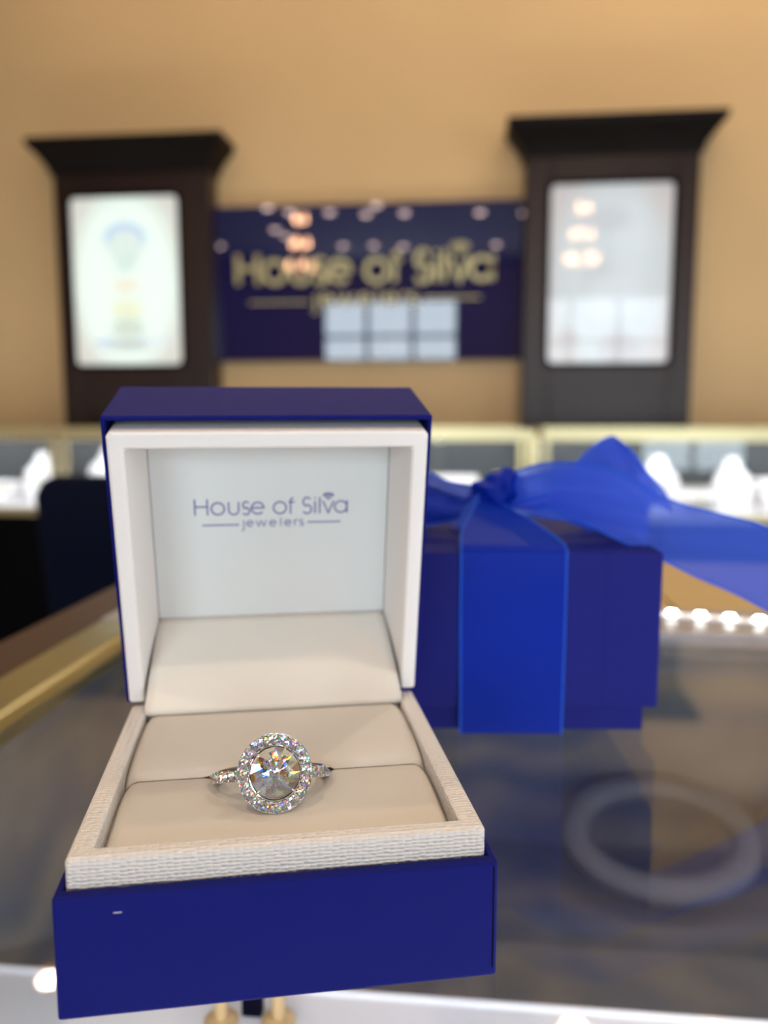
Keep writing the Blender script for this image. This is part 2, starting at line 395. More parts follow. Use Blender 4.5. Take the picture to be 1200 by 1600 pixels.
# chandeliers, mirrored in the sign and in the right-hand lightbox
def make_chandelier():
    t = thing('chandelier', 'x', 'chandelier')
    b = B(); lathe(b, [(.07, 0), (.07, -.02), (.02, -.05)], 20); tube(b, [(0, 0, -.04), (0, 0, -.55)], .006, 8); obj('hanging_rod', b, M['gold'], t, smooth=40)
    b = B(); lathe(b, [(.02, -.5), (.045, -.54), (.03, -.62), (.05, -.68), (.02, -.78), (.045, -.86), (.03, -.93), (.0, -1.0)], 20)
    obj('stem', b, M['gold'], t, smooth=60)
    for ring, (rad, z, n) in enumerate(((.06, -.45, 3), (.09, -.66, 4), (.15, -.86, 6))):
        for k in range(n):
            a = 2 * PI * k / n + .2
            b = B(); pts = [(rad * u * math.cos(a), rad * u * math.sin(a), z - .05 * math.sin(u * PI)) for u in (0, .25, .5, .75, 1)]
            pts.append((rad * math.cos(a), rad * math.sin(a), z + .03)); tube(b, pts, .006, 8)
            arm = obj('arm', b, M['gold'], t, smooth=60)
            b = B(); lathe(b, [(.004, z + .03), (.018, z + .05), (.02, z + .07), (.004, z + .12)], 12, c=(rad * math.cos(a), rad * math.sin(a)))
            obj('bulb', b, M['bulb'], arm, smooth=60)
    return t
ch = make_chandelier()
ch.scale = (1, 1, 1.22); ch.location = (-1.86, -1.15, CEIL); ch['label'] = 'gold chandelier mirrored over the word on the navy sign'
c2 = copy_tree(ch); c2.location = (1.13, -1.15, CEIL); c2['label'] = 'gold chandelier mirrored in the right-hand lightbox'

# ------------------------------------------------------------------ lettering (drawn strokes)
def arc(cx, cy, r, a0, a1, n=20, ry=None):
    ry = ry or r
    return [(cx + r * math.cos(math.radians(a0 + (a1 - a0) * k / n)), cy + ry * math.sin(math.radians(a0 + (a1 - a0) * k / n))) for k in range(n + 1)]
def S_curve(x, w, h):
    r = h * .27
    return arc(x + w / 2, h - r, w * .42, 35, 270, 16, r)[:-1] + arc(x + w / 2, r, w * .47, 90, -150, 16, r)
G = []     # (letter name, x0, strokes)
def glyph(nm, *st): G.append((nm, st))
glyph('letter_h', [(109, 0), (109, 105)], [(184, 0), (184, 105)], [(109, 56), (184, 56)])
glyph('letter_o', arc(247, 42, 39, 0, 360, 28))
glyph('letter_u', [(313, 84), (313, 34)] + arc(343, 32, 30, 180, 360, 14) + [(373, 84)])
glyph('letter_s', S_curve(396, 44, 86))
glyph('letter_e', [(452, 44), (527, 44)] + arc(489, 42, 38, 2, 318, 26)[1:])
glyph('letter_o', arc(625, 42, 39, 0, 360, 28))
glyph('letter_f', [(691, 0), (691, 85)] + arc(707, 88, 16, 180, 80, 8), [(678, 78), (716, 78)])
glyph('letter_s', S_curve(765, 57, 107))
glyph('letter_i', [(843, 0), (843, 82)], [(843, 97), (843, 107)])
glyph('letter_l', [(872, 0), (872, 108)])
glyph('letter_v', [(892, 82), (926, 2), (960, 82)])
glyph('letter_a', arc(1004, 42, 38, 0, 360, 28), [(1043, 0), (1043, 84)])
G2 = []
def g2(nm, *st): G2.append((nm, st))
def sh(p, dx): return [(x + dx, y) for x, y in p]
y2 = -80
g2('letter_j', [(402, y2 + 42), (402, y2 - 18), (396, y2 - 24), (388, y2 - 25)])
def sm_e(x): return [(x - 18, y2 + 21), (x + 19, y2 + 21)] + arc(x, y2 + 20, 19, 2, 318, 18)[1:]
g2('letter_e', sm_e(440)); g2('letter_w', [(478, y2 + 40), (493, y2 + 1), (509, y2 + 38), (525, y2 + 1), (541, y2 + 40)])
g2('letter_e', sm_e(581)); g2('letter_l', [(630, y2), (630, y2 + 54)]); g2('letter_e', sm_e(675))
g2('letter_r', [(716, y2), (716, y2 + 40)], arc(732, y2 + 24, 16, 180, 80, 8, 15))
g2('letter_s', [(x, y + y2) for x, y in S_curve(747, 24, 41)])
RULES = [[(148, y2 + 14), (372, y2 + 14)], [(795, y2 + 22), (1003, y2 + 22)]]
GEM = [[(893, 120), (905, 134), (947, 134), (960, 120), (926, 94), (893, 120)], [(893, 120), (960, 120)],
       [(905, 134), (914, 120), (926, 133), (938, 120), (947, 134)], [(914, 120), (926, 94), (938, 120)]]
def stroke(bm, pts, w, y0, y1, sx, ox, oz):
    """flat stroke in the x-z plane, extruded between y0 and y1 (already in object units)"""
    P = [Vector(p) for p in pts]; n = len(P); closed = (P[0] - P[-1]).length < 1e-3
    if closed: P = P[:-1]; n -= 1
    Lf, Rt = [], []
    for i in range(n):
        if closed: d0 = (P[i] - P[i - 1]).normalized(); d1 = (P[(i + 1) % n] - P[i]).normalized()
        else:
            d1 = (P[min(i + 1, n - 1)] - P[min(i, n - 2)]).normalized(); d0 = (P[max(i, 1)] - P[max(i - 1, 0)]).normalized()
        t = (d0 + d1)
        t = t.normalized() if t.length > .2 else d1
        nn = Vector((-t.y, t.x)); k = w / 2 / max(.45, nn.dot(Vector((-d1.y, d1.x))))
        Lf.append(P[i] + nn * k); Rt.append(P[i] - nn * k)
    def X(p, y): return (ox + (p.x - 575) * sx, y, oz + p.y * sx)
    rings = [[X(Lf[i], y0), X(Rt[i], y0), X(Rt[i], y1), X(Lf[i], y1)] for i in range(n)]
    if closed: rings.append(rings[0])
    R = loft(bm, rings, cap=not closed)
    bmesh.ops.remove_doubles(bm, verts=[v for r in R for v in r], dist=1e-7)

# ------------------------------------------------------------------ wall sign
p0 = at(330, 565, 3.93); p1 = at(812, 310, 3.93)
sign = thing('wall_sign', 'glossy navy jeweller sign with gold letters hanging on the tan wall between the dark cabinets', 'sign',
             ((p0.x + p1.x) / 2, 3.93, p0.z))
sw, sh_ = p1.x - p0.x, p1.z - p0.z
b = B(); box(b, -sw / 2 - .01, sw / 2 + .02, 0, .04, 0, sh_); obj('sign_panel', b, M['sign'], sign, bevel=.004)
for ix in (-1, 1):
    for iz in (0, 1):
        b = B(); box(b, ix * sw * .4 - .02, ix * sw * .4 + .02, .04, .07, .1 + iz * (sh_ - .2) - .02, .1 + iz * (sh_ - .2) + .02); obj('standoff', b, M['gold'], sign)
q0 = at(371, 445, 3.92); q1 = at(770, 441, 3.92)
ssc = (q1.x - q0.x) / 940
ox = q0.x - sign.location.x + (575 - 105) * ssc; oz = q0.z - sign.location.z
for nm, st in G:
    b = B()
    for s_ in st: stroke(b, s_, 15, -.022, .001, ssc, ox, oz)
    obj(nm, b, M['letter'], sign)
for nm, st in G2:
    b = B()
    for s_ in st: stroke(b, s_, 8, -.014, .001, ssc, ox, oz)
    obj(nm, b, M['letter'], sign)
for r in RULES:
    b = B(); stroke(b, r, 6, -.010, .001, ssc, ox, oz); obj('rule', b, M['letter'], sign)
b = B()
for s_ in GEM: stroke(b, s_, 5, -.010, .001, ssc, ox, oz)
obj('gem_emblem', b, M['letter'], sign)

# ------------------------------------------------------------------ lightbox cabinets on the far wall
def cabinet(label, xa, xb, ztop, px, pz, pw, ph, pm):
    yf, yb = 3.86, 4.0
    cx = (xa + xb) / 2; w_ = xb - xa
    t = thing('lightbox_cabinet', label, 'cabinet', (cx, yb - .0015, 0.35))
    Z = -.35
    b = B()
    # frame with an opening for the light panel
    x0, x1 = px - pw / 2 - cx + .006, px + pw / 2 - cx - .006; z0, z1 = pz - ph / 2 + Z + .006, pz + ph / 2 + Z - .006
    box(b, -w_ / 2, x0, -.14, 0, 0, ztop - .14 + Z); box(b, x1, w_ / 2, -.14, 0, 0, ztop - .14 + Z)
    box(b, x0, x1, -.14, 0, 0, z0); box(b, x0, x1, -.14, 0, z1, ztop - .14 + Z)
    obj('cabinet_body', b, M['espresso'], t, bevel=.004)
    b = B(); r = []
    for e, z in ((0, -.15), (.012, -.145), (.016, -.12), (.05, -.07), (.085, -.035), (.09, -.005), (.09, 0)):
        r.append([(-w_ / 2 - e, -.14 - e, ztop + Z + z), (w_ / 2 + e, -.14 - e, ztop + Z + z), (w_ / 2 + e, 0, ztop + Z + z), (-w_ / 2 - e, 0, ztop + Z + z)])
    loft(b, r); obj('crown_moulding', b, M['espresso_dark'], t)
    b = B(); prism(b, rrect(pw, ph, .03), -.006, .006, 'y'); o = obj('light_panel', b, pm, t, loc=(px - cx, -.132, pz + Z))
    b = B(); o_ = rrect(pw + .03, ph + .03, .035); i_ = rrect(pw - .006, ph - .006, .03)
    loft(b, [[(u, -.004, v) for u, v in o_], [(u, .006, v) for u, v in o_], [(u, .006, v) for u, v in i_], [(u, -.004, v) for u, v in i_], [(u, -.004, v) for u, v in o_]], cap=False)
    obj('panel_bezel', b, M['black'], t, loc=(px - cx, -.142, pz + Z), smooth=30)
    return t
def spanx(l, r, y): return at(l, 440, y).x, at(r, 440, y).x
xa, xb = spanx(91, 330, 3.86)
pl = at(114.5, 441, 3.862); pr = at(282, 441, 3.862); pt = at(197, 306, 3.862).z; pb = at(205, 571, 3.862).z
cabinet('dark brown wall cabinet with crown and backlit pastel print, left of the navy sign', xa, xb, at(200, 212, 3.80).z,
        (pl.x + pr.x) / 2, (pt + pb) / 2, pr.x - pl.x, pt - pb, M['posterL'])
xa, xb = spanx(819, 1087, 3.86)
pl = at(857, 430, 3.862); pr = at(1050, 430, 3.862); pt = at(955, 285, 3.862).z; pb = at(955, 568, 3.862).z
cabinet('dark brown wall cabinet with crown and plain whitish light panel, right of the navy sign', xa, xb, at(960, 179, 3.80).z,
        (pl.x + pr.x) / 2, (pt + pb) / 2, pr.x - pl.x, pt - pb, M['posterR'])

# ------------------------------------------------------------------ far showcases
TOPZ, DECKZ, CF, CB = 1.012, .722, 2.9, 3.42
def showcase(label, x0, x1):
    t = thing('glass_showcase', label, 'showcase', ((x0 + x1) / 2, (CF + CB) / 2, 0), group=None)
    w2 = (x1 - x0) / 2; d2 = (CB - CF) / 2
    b = B(); box(b, -w2, w2, -d2 + .01, d2, 0, DECKZ - .02); obj('base_cabinet', b, M['black'], t)
    b = B(); box(b, -w2 + .01, w2 - .01, -d2 + .012, d2 - .01, DECKZ - .0195, DECKZ); obj('deck', b, M['deckwhite'], t)
    b = B(); box(b, -w2 + .04, w2 - .04, .06, d2 - .035, DECKZ + .0005, DECKZ + .055); obj('riser', b, M['deckwhite'], t, bevel=.004)
    b = B(); box(b, -w2, w2, -d2 - .002, -d2 + .009, DECKZ - .03, DECKZ - .005); obj('lower_rail', b, M['gold_pale'], t)
    b = B(); box(b, -w2, w2, -d2, -d2 + .03, TOPZ - .036, TOPZ); box(b, -w2, w2, d2 - .03, d2, TOPZ - .036, TOPZ)
    box(b, -w2, -w2 + .03, -d2 + .031, d2 - .031, TOPZ - .036, TOPZ); box(b, w2 - .03, w2, -d2 + .031, d2 - .031, TOPZ - .036, TOPZ)
    obj('top_frame', b, M['gold_pale'], t)
    for sx in (-1, 1):
        for sy in (-1, 1):
            b = B(); x = sx * (w2 - .016); y = sy * (d2 - .016)
            box(b, x - .010, x + .010, y - .010, y + .010, DECKZ, TOPZ - .037); obj('corner_post', b, M['gold_pale'], t)
    b = B(); box(b, -w2 + .031, w2 - .031, -d2 + .006, -d2 + .011, DECKZ + .001, TOPZ - .037); obj('front_glass', b, M['glass'], t)
    b = B(); box(b, -w2 + .031, w2 - .031, -d2 + .031, d2 - .031, TOPZ - .010, TOPZ - .004); obj('top_glass', b, M['glass'], t)
    b = B(); box(b, -w2 + .031, w2 - .031, d2 - .02, d2 - .01, DECKZ + .001, TOPZ - .037); obj('back_door', b, M['darkback'], t)
    b = B(); box(b, -w2 + .05, w2 - .05, -d2 + .032, -d2 + .046, TOPZ - .035, TOPZ - .015); obj('added_case_fill', b, M['casefill'], t)  # unseen glowing strip added to brighten the displays
    return t
xs = [at(88, 700, CF).x, at(842, 700, CF).x]
showcase('far glass showcase with gold frame at the left, standing behind the navy chair', -3.1, xs[0] - .006)
showcase('far glass showcase with gold frame in the middle, below the navy sign', xs[0] + .006, xs[1] - .012)
showcase('far glass showcase with gold frame at the right, below the plain white lightbox', xs[1] + .012, 2.7)

# white jewellery displays in the far showcases
def bust():
    t = thing('necklace_bust', 'x', 'jewelry display')
    b = B()
    r = []
    for z, wx, wy, oy in ((0, .055, .035, 0), (.02, .065, .03, .005), (.07, .07, .026, .012), (.11, .062, .024, .02), (.135, .035, .022, .026), (.16, .022, .02, .03), (.175, .02, .018, .032)):
        r.append([(wx * math.cos(2 * PI * k / 20), oy + wy * math.sin(2 * PI * k / 20), z) for k in range(20)])
    loft(b, r); obj('bust_body', b, M['display'], t, smooth=50)
    b = B(); pts = [(.036 * math.sin(a), -.022 + .02 * (1 - math.cos(a)) * 0, .10 - .035 * math.cos(a)) for a in [i * PI / 8 - PI / 2 for i in range(9)]]
    tube(b, [(x, y - .004, z) for x, y, z in pts], .0022, 6); obj('necklace', b, M['gold'], t)
    return t
def pad():
    t = thing('ring_pad', 'x', 'jewelry display')
    b = B(); prism(b, [(-.07, 0), (.07, 0), (.07, .075), (.05, .082), (-.07, .02)], -.09, .09, 'x'); obj('pad_wedge', b, M['display'], t, bevel=.004)
    b = B()
    for k in range(5): box(b, -.075 + k * .034, -.061 + k * .034, -.03, .03, .045, .062, Matrix.Rotation(0, 4, 'X'))
    obj('ring_rows', b, M['gold'], t)
    return t
def pillow():
    t = thing('bracelet_pillow', 'x', 'jewelry display')
    b = B(); r = []
    for x, s in ((-.06, .4), (-.055, .8), (-.04, 1), (0, 1.05), (.04, 1), (.055, .8), (.06, .4)):
        r.append([(x, .035 * s * math.cos(2 * PI * k / 16), .037 + .035 * s * math.sin(2 * PI * k / 16)) for k in range(16)])
    loft(b, r); obj('pillow_body', b, M['display'], t, smooth=60)
    b = B(); tube(b, [(0, .0385 * math.cos(a), .037 + .0385 * math.sin(a)) for a in [i * PI / 10 for i in range(11)]], .003, 6); obj('bracelet', b, M['gold'], t)
    return t
kinds = {'b': bust(), 'p': pad(), 'w': pillow()}
seen = set()
def disp(kind, x, y, rz, label, s=1, grp=None):
    o = kinds[kind]
    if kind in seen: o = copy_tree(o)
    seen.add(kind)
    o.location = (x, y, DECKZ + .0006); o.rotation_euler = (0, 0, rz); o.scale = (s, s, s); o['label'] = label
    if grp: o['group'] = grp
def cx_(px, y): return at(px, 740, y).x
disp('b', cx_(168, 3.1), 3.1, .1, 'white necklace bust at the left end of the middle showcase, left of the ring box', 1.25)
disp('p', cx_(105, 3.12), 3.12, 0, 'white ring pad behind the top of the navy chair', .68)
disp('p', cx_(-14, 3.1), 3.1, 0, 'white ring pad in the left showcase at the photo edge', .95)
disp('b', cx_(62, 3.15), 3.15, 0, 'white necklace bust in the left showcase', 1.1)
disp('p', cx_(700, 3.1), 3.1, .1, 'white ring pad beside the lid of the open ring box', 1.35)
disp('w', cx_(805, 3.12), 3.12, 0, 'white bracelet pillow above the bow knot', 1.7)
disp('b', cx_(1028, 3.0), 3.0, -.2, 'white necklace bust just right of the bow peak', 1.1)
disp('p', cx_(1089, 3.12), 3.12, 0, 'white ring pad in the right showcase, second display from the bow', .66)
disp('b', cx_(1149, 3.08), 3.08, .1, 'white necklace bust in the middle of the right showcase', 1.05)
disp('p', cx_(1240, 3.1), 3.1, 0, 'white ring pad at the right edge of the photo', 1.3)
disp('w', cx_(900, 3.1), 3.1, 0, 'white bracelet pillow behind the bow loop', 1.3)
disp('w', cx_(1094, 2.955), 2.955, .0, 'white bracelet pillow at the front of the right showcase', 1.0)

# ------------------------------------------------------------------ navy counter chair
ct = thing('counter_chair', 'dark navy upholstered tall chair standing between the counters', 'chair', (-.43, 1.2, 0), 0)
b = B(); r = []
for z, w2, y in ((.66, .185, -.03), (.76, .205, -.015), (.88, .225, 0), (.955, .237, .012), (.975, .232, .014), (.983, .215, .015)):
    th_ = .032 if z < .97 else .02
    r.append([(w2 * sx, y + th_ * sy, z) for sx, sy in ((-1, -1), (-.6, -1.25), (0, -1.35), (.6, -1.25), (1, -1), (1, 1), (.6, .9), (0, .8), (-.6, .9), (-1, 1))])
loft(b, r); obj('backrest', b, M['chair'], ct, bevel=.008, smooth=50)
b = B(); prism(b, rrect(.44, .42, .07), .60, .68, 'z', Matrix.Translation((0, .20, 0))); obj('seat', b, M['chair'], ct, bevel=.02, seg=3)
for sx in (-1, 1):
    for y in (.02, .38):
        b = B(); tube(b, [(sx * .19, y, .60), (sx * .215, y + (.02 if y > .2 else -.02), 0)], [.02, .014], 8); obj('leg', b, M['espresso'], ct, smooth=60)
b = B(); tube(b, [(-.20, .01, .22), (-.20, .39, .22), (.20, .39, .22), (.20, .01, .22), (-.20, .01, .22)], .009, 8); obj('foot_rail', b, M['gold'], ct, smooth=60)

# ------------------------------------------------------------------ near glass counter
GX0, GX1, GY0, GY1 = -.1215, 1.10, -.22, .303
cn = thing('glass_counter', 'glass-topped jewelry counter with gold rail and brown wood edge that carries the boxes', 'counter', (0, 0, 0))
b = B(); box(b, GX0, GX1, GY0, GY1, .993, 1.0); obj('glass_top', b, M['glass_top'], cn)
b = B(); prism(b, [(-.1455, .9955), (-.1212, .9955), (-.1212, 1.0), (-.1225, 1.0022), (-.1250, 1.0032), (-.1275, 1.0030), (-.1295, 1.0008), (-.1455, 1.0002)], GY0, .303, 'y')
obj('side_rail', b, M['gold'], cn, bevel=.0004)
b = B(); box(b, -.170, -.1458, GY0, .452, .9925, .9995); obj('wood_edge', b, M['wood'], cn, bevel=.001)
b = B(); box(b, GX0 - .024, GX1, .3032, .341, .9955, 1.0012); obj('far_rail', b, M['silver'], cn, bevel=.001)
b = B(); box(b, -.1455, .0855, .3413, .452, .9925, 1.0008); obj('ledge_board', b, M['tan'], cn, bevel=.0008)
b = B(); box(b, .0865, GX1, .3413, .452, .9925, 1.0008); obj('ledge_board', b, M['tan'], cn, bevel=.0008)
b = B(); box(b, -.146, GX1, GY0, .44, .82, .84); obj('interior_deck', b, M['fabric'], cn)
b = B(); box(b, -.14, GX1, .441, .452, .84, .992); obj('interior_back', b, M['fabric'], cn)
b = B(); box(b, -.169, -.1465, GY0, .44, .84, .992); obj('interior_side', b, M['fabric'], cn)
b = B(); box(b, -.17, GX1, GY0, .452, 0, .819); obj('counter_base', b, M['black'], cn)

# LED strip on the far rail
led = thing('led_strip', 'short strip of bright white diodes lying on the far rail of the near counter', 'light strip', (0, 0, 0))
A_, Z_ = Vector((.0810, .3285, 0)), Vector((.1130, .3209, 0)); dirv = (Z_ - A_).normalized(); perp = Vector((-dirv.y, dirv.x, 0))
led.location = (A_.x, A_.y, 1.0013); led.rotation_euler = (0, 0, math.atan2(dirv.y, dirv.x))
b = B(); box(b, -.018, .12, -.0035, .0035, 0, .0006); obj('strip_backing', b, M['deckwhite'], led)
for k in range(-1, 11):
    b = B(); box(b, k * .01075 - .0016, k * .01075 + .0016, -.0015, .0015, .0006, .0018); obj('diode', b, M['led'], led)

# things inside the near counter
b = B(); tray(b, (-.143, 1.0, -.2, .2045, .8402, .925), (-.141, .998, -.198, .2025, .9235))
tag(obj('jewelry_tray', b, M['deckwhite'], None, bevel=.001), 'white leatherette tray lying under the glass at the bottom of the photo', 'tray')
def collar(label, px, py, z, rx, ry, tk, rz=0, tilt=0):
    v = FWD + RGT * ((px - 600) / F_PX) - UPV * ((py - 800) / F_PX); P = CAM + v * ((z - CAM.z) / v.z)
    b = B(); n = 40; rings = []
    for k in range(n + 1):
        a = 2 * PI * k / n
        rings.append([((rx + tk * math.cos(q)) * math.cos(a), (ry + tk * math.cos(q)) * math.sin(a), tk * .8 * math.sin(q)) for q in [2 * PI * j / 12 for j in range(12)]])
    loft(b, rings, cap=False)
    bmesh.ops.remove_doubles(b, verts=b.verts, dist=1e-6)
    o = obj('necklace_collar', b, M['busty'], None, smooth=60, loc=(P.x, P.y, z + .004), rot=(tilt, 0, rz))
    return tag(o, label, 'jewelry display')
collar('grey oval necklace collar under the glass right of the gift box, the nearer of two', 1030, 1318, .866, .043, .030, .0075, .1, .45)
collar('grey oval necklace collar under the glass at the right edge of the photo', 1330, 1345, .864, .036, .028, .0075, -.1, .3)
for px, lab in ((346, 'small gold post stand under the glass, left of the pair below the box front'), (435, 'small gold post stand under the glass, right of the pair below the box front')):
    v = FWD + RGT * ((px - 600) / F_PX) - UPV * ((1597 - 800) / F_PX); P = CAM + v * ((.9238 - CAM.z) / v.z)
    t = thing('jewelry_post', lab, 'jewelry display', (P.x, P.y, .9238))
    t.scale = (.5, .5, .6)
    b = B(); lathe(b, [(.009, 0), (.009, .0015), (.004, .003)], 20); obj('foot', b, M['gold_tan'], t, smooth=40)
    b = B(); lathe(b, [(.0038, .003), (.0038, .016), (.003, .018)], 16); obj('post', b, M['gold_tan'], t, smooth=40)
v = FWD + RGT * ((392 - 600) / F_PX) - UPV * ((1592 - 800) / F_PX); P = CAM + v * ((.9238 - CAM.z) / v.z)
t = thing('earring_block', 'tiny black display block under the glass between the two gold posts', 'jewelry display', (P.x, P.y + .002, .9238)); t.scale = (.55, .55, .6)
b = B(); box(b, -.005, .005, -.003, .003, 0, .009); obj('block', b, M['black'], t, bevel=.001)
b = B(); lathe(b, [(.0015, .009), (.002, .010), (.0005, .012)], 12); obj('stud', b, M['gold'], t)

# ------------------------------------------------------------------ gift box
GB = thing('gift_box', 'closed navy gift box tied with a sheer blue bow, standing behind the open ring box', 'gift box', (.0110, .2068, 1.0), .085)
b = B(); box(b, -34.7, 34.7, 0, 72, .1, 40); obj('box_base', b, M['navy_gift'], GB, s=.001, bevel=.0005)
b = B(); R_ = [[(-37.5, -2.4, 7.2), (37.5, -2.4, 7.2), (37.5, 74.4, 7.2), (-37.5, 74.4, 7.2)], [(-37.6, -2.4, 47.5), (37.6, -2.4, 47.5), (37.6, 74.4, 47.5), (-37.6, 74.4, 47.5)],]
I_ = [[(-36.2, -1.1, 46.2), (36.2, -1.1, 46.2), (36.2, 73.1, 46.2), (-36.2, 73.1, 46.2)], [(-36.2, -1.1, 7.2), (36.2, -1.1, 7.2), (36.2, 73.1, 7.2), (-36.2, 73.1, 7.2)]]
Rv = loft(b, [I_[0], I_[1], R_[0], R_[1]]); obj('box_lid', b, M['navy_gift'], GB, s=.001, bevel=.0004)
b = B(); box(b, 23.2, 23.5, -2.46, -2.38, 7.4, 47.3); obj('paper_seam', b, M['navy'], GB, s=.001)

inv = (Matrix.Translation(GB.location) @ Matrix.Rotation(.085, 4, 'Z')).inverted()
def sheet(name, e1, e2, m, parent, nu=28, nv=8, wave=0, sel=True, local=False):
    """ribbon surface between two edge curves given as (pixel x, pixel y, distance mm)"""
    def curve(e):
        P = [Vector(p) if local else inv @ at(p[0], p[1], p[2] * .001) for p in e]
        out = []
        n = len(P)
        for i in range(nu + 1):
            t = i / nu * (n - 1); k = min(int(t), n - 2); f = t - k
            p0, p1, p2, p3 = P[max(k - 1, 0)], P[k], P[k + 1], P[min(k + 2, n - 1)]
            out.append(.5 * ((2 * p1) + (p2 - p0) * f + (2 * p0 - 5 * p1 + 4 * p2 - p3) * f * f + (3 * p1 - p0 - 3 * p2 + p3) * f ** 3))
        return out
    A, C = curve(e1), curve(e2)
    b = B(); rows = []
    for i in range(nu + 1):
        row = []
        for j in range(nv + 1):
            q = j / nv; p = A[i].lerp(C[i], q)
            if wave: p = p + Vector((0, wave * math.sin(q * PI * 3 + i * .25) * math.sin(PI * q), wave * .6 * math.cos(q * 7 + i * .15) * math.sin(PI * q)))
            row.append(b.verts.new(p))
        rows.append(row)
    for i in range(nu):
        for j in range(nv): b.faces.new((rows[i][j], rows[i + 1][j], rows[i + 1][j + 1], rows[i][j + 1]))
    o = obj(name, b, m, parent, smooth=180)
    if sel:
        for E_ in (A, C):
            b = B(); tube(b, E_, .00028, 6); obj('selvage', b, M['selvage'], o, smooth=180)
    return o
# band down the front face, over the top edge to the knot
bw = 13.2
def prof(sx):
    return [(sx * bw * .985, -3.2, .3), (sx * bw * .99, -3.3, 12), (sx * bw, -3.2, 30), (sx * bw, -3.1, 44), (sx * bw * 1.0, -2.2, 48.6),
            (sx * bw * .93 - .5, 4, 50.3), (sx * bw * .72 - 1.5, 13, 52.8), (sx * 4.2 - 3, 24, 56.5), (sx * 1.8 - 3.4, 29, 58.5)]
def mm(l): return [tuple(c * .001 for c in p) for p in l]
sheet('ribbon_band', mm(prof(-1)), mm(prof(1)), M['organza_dense'], GB, nu=40, nv=10, wave=.0, local=True)
b = B(); box(b, -bw, bw, 30, 76.5, 47.7, 47.95); box(b, -bw, bw, 74.8, 75.2, .5, 47.9)
obj('ribbon_band', b, M['organza_dense'], GB, s=.001)
# knot
b = B(); K = inv @ at(776, 771, .236)
r = []
for i in range(13):
    t = i / 12; x = -7.5 + 15 * t; rad = (3.2 + 2.6 * math.sin(PI * t)) * (1 + .12 * math.sin(t * 19))
    r.append([(x + .7 * math.sin(3 * a), rad * .9 * math.cos(a) * (1 + .16 * math.sin(5 * a + t * 5)), .8 * math.sin(t * 6) + rad * math.sin(a) * (1 + .14 * math.cos(4 * a))) for a in [2 * PI * k / 28 for k in range(28)]])
loft(b, r); obj('ribbon_knot', b, M['organza_dense'], GB, s=.001, smooth=180, T=Matrix.Translation(K * 1000) @ Matrix.Rotation(-.9, 4, 'Y'))
# long sash sweeping to the right
sheet('ribbon_tail', [(778, 757, 238), (805, 738, 234), (850, 724, 229), (910, 724, 225), (965, 738, 222), (1020, 768, 220), (1060, 786, 220), (1120, 802, 222), (1192, 821, 224), (1250, 850, 226)],
      [(790, 792, 236), (825, 792, 231), (868, 799, 227), (910, 815, 223), (955, 838, 220), (1000, 858, 218), (1040, 877, 217), (1090, 902, 217), (1150, 928, 219), (1225, 968, 221)], M['organza'], GB, nu=48, nv=10, wave=.0006)
# loop under the sash: goes out and comes back
sheet('bow_loop', [(782, 766, 242), (830, 742, 246), (880, 733, 250), (930, 742, 252), (985, 768, 252), (1015, 800, 250)],
      [(790, 790, 240), (835, 800, 241), (880, 812, 243), (925, 830, 244), (970, 850, 245), (1008, 858, 246)], M['organza'], GB, nv=8, wave=.0012)
sheet('bow_loop', [(786, 786, 236), (822, 780, 231), (870, 768, 228), (930, 772, 228), (985, 796, 232), (1013, 820, 244)],
      [(790, 798, 236), (830, 806, 230), (880, 812, 226), (930, 826, 226), (975, 848, 230), (1010, 860, 244)], M['organza'], GB, nv=8, wave=.0008)
# upstanding loop behind
sheet('bow_loop', [(893, 733, 256), (915, 708, 258), (938, 689, 259), (956, 682, 260), (962, 685, 260)],
      [(1050, 800, 250), (1038, 768, 253), (1015, 742, 256), (985, 703, 258), (962, 685, 260)], M['organza'], GB, nv=8, wave=.0008)
sheet('bow_loop', [(962, 686, 260.4), (954, 684, 262), (935, 695, 266), (905, 722, 268), (860, 760, 262)],
      [(966, 690, 260.4), (985, 705, 262), (1012, 741, 265), (1030, 775, 264), (990, 820, 258)], M['organza'], GB, nv=8, wave=.0008, sel=False)
# left loops, mostly behind the open ring box
sheet('bow_loop', [(772, 762, 238), (735, 758, 236), (700, 752, 236), (670, 738, 238), (640, 728, 240), (600, 740, 246)],
      [(776, 792, 238), (742, 800, 233), (712, 812, 231), (675, 820, 232), (640, 822, 234), (600, 800, 244)], M['organza_dense'], GB, nv=8, wave=.0022)
sheet('bow_loop', [(770, 772, 241), (735, 776, 246), (700, 772, 250), (670, 765, 252), (630, 750, 252), (600, 742, 247)],
      [(774, 790, 240), (745, 796, 244), (705, 802, 248), (670, 808, 250), (630, 812, 250), (600, 800, 245)], M['organza'], GB, nv=8, wave=.0015)
sheet('ribbon_tail', [(772, 766, 236), (755, 768, 234), (735, 785, 232), (722, 803, 230), (716, 826, 226)],
      [(780, 790, 235), (785, 800, 232), (800, 818, 229), (830, 830, 226), (866, 852, 223)], M['organza'], GB, nv=8, wave=.0010)

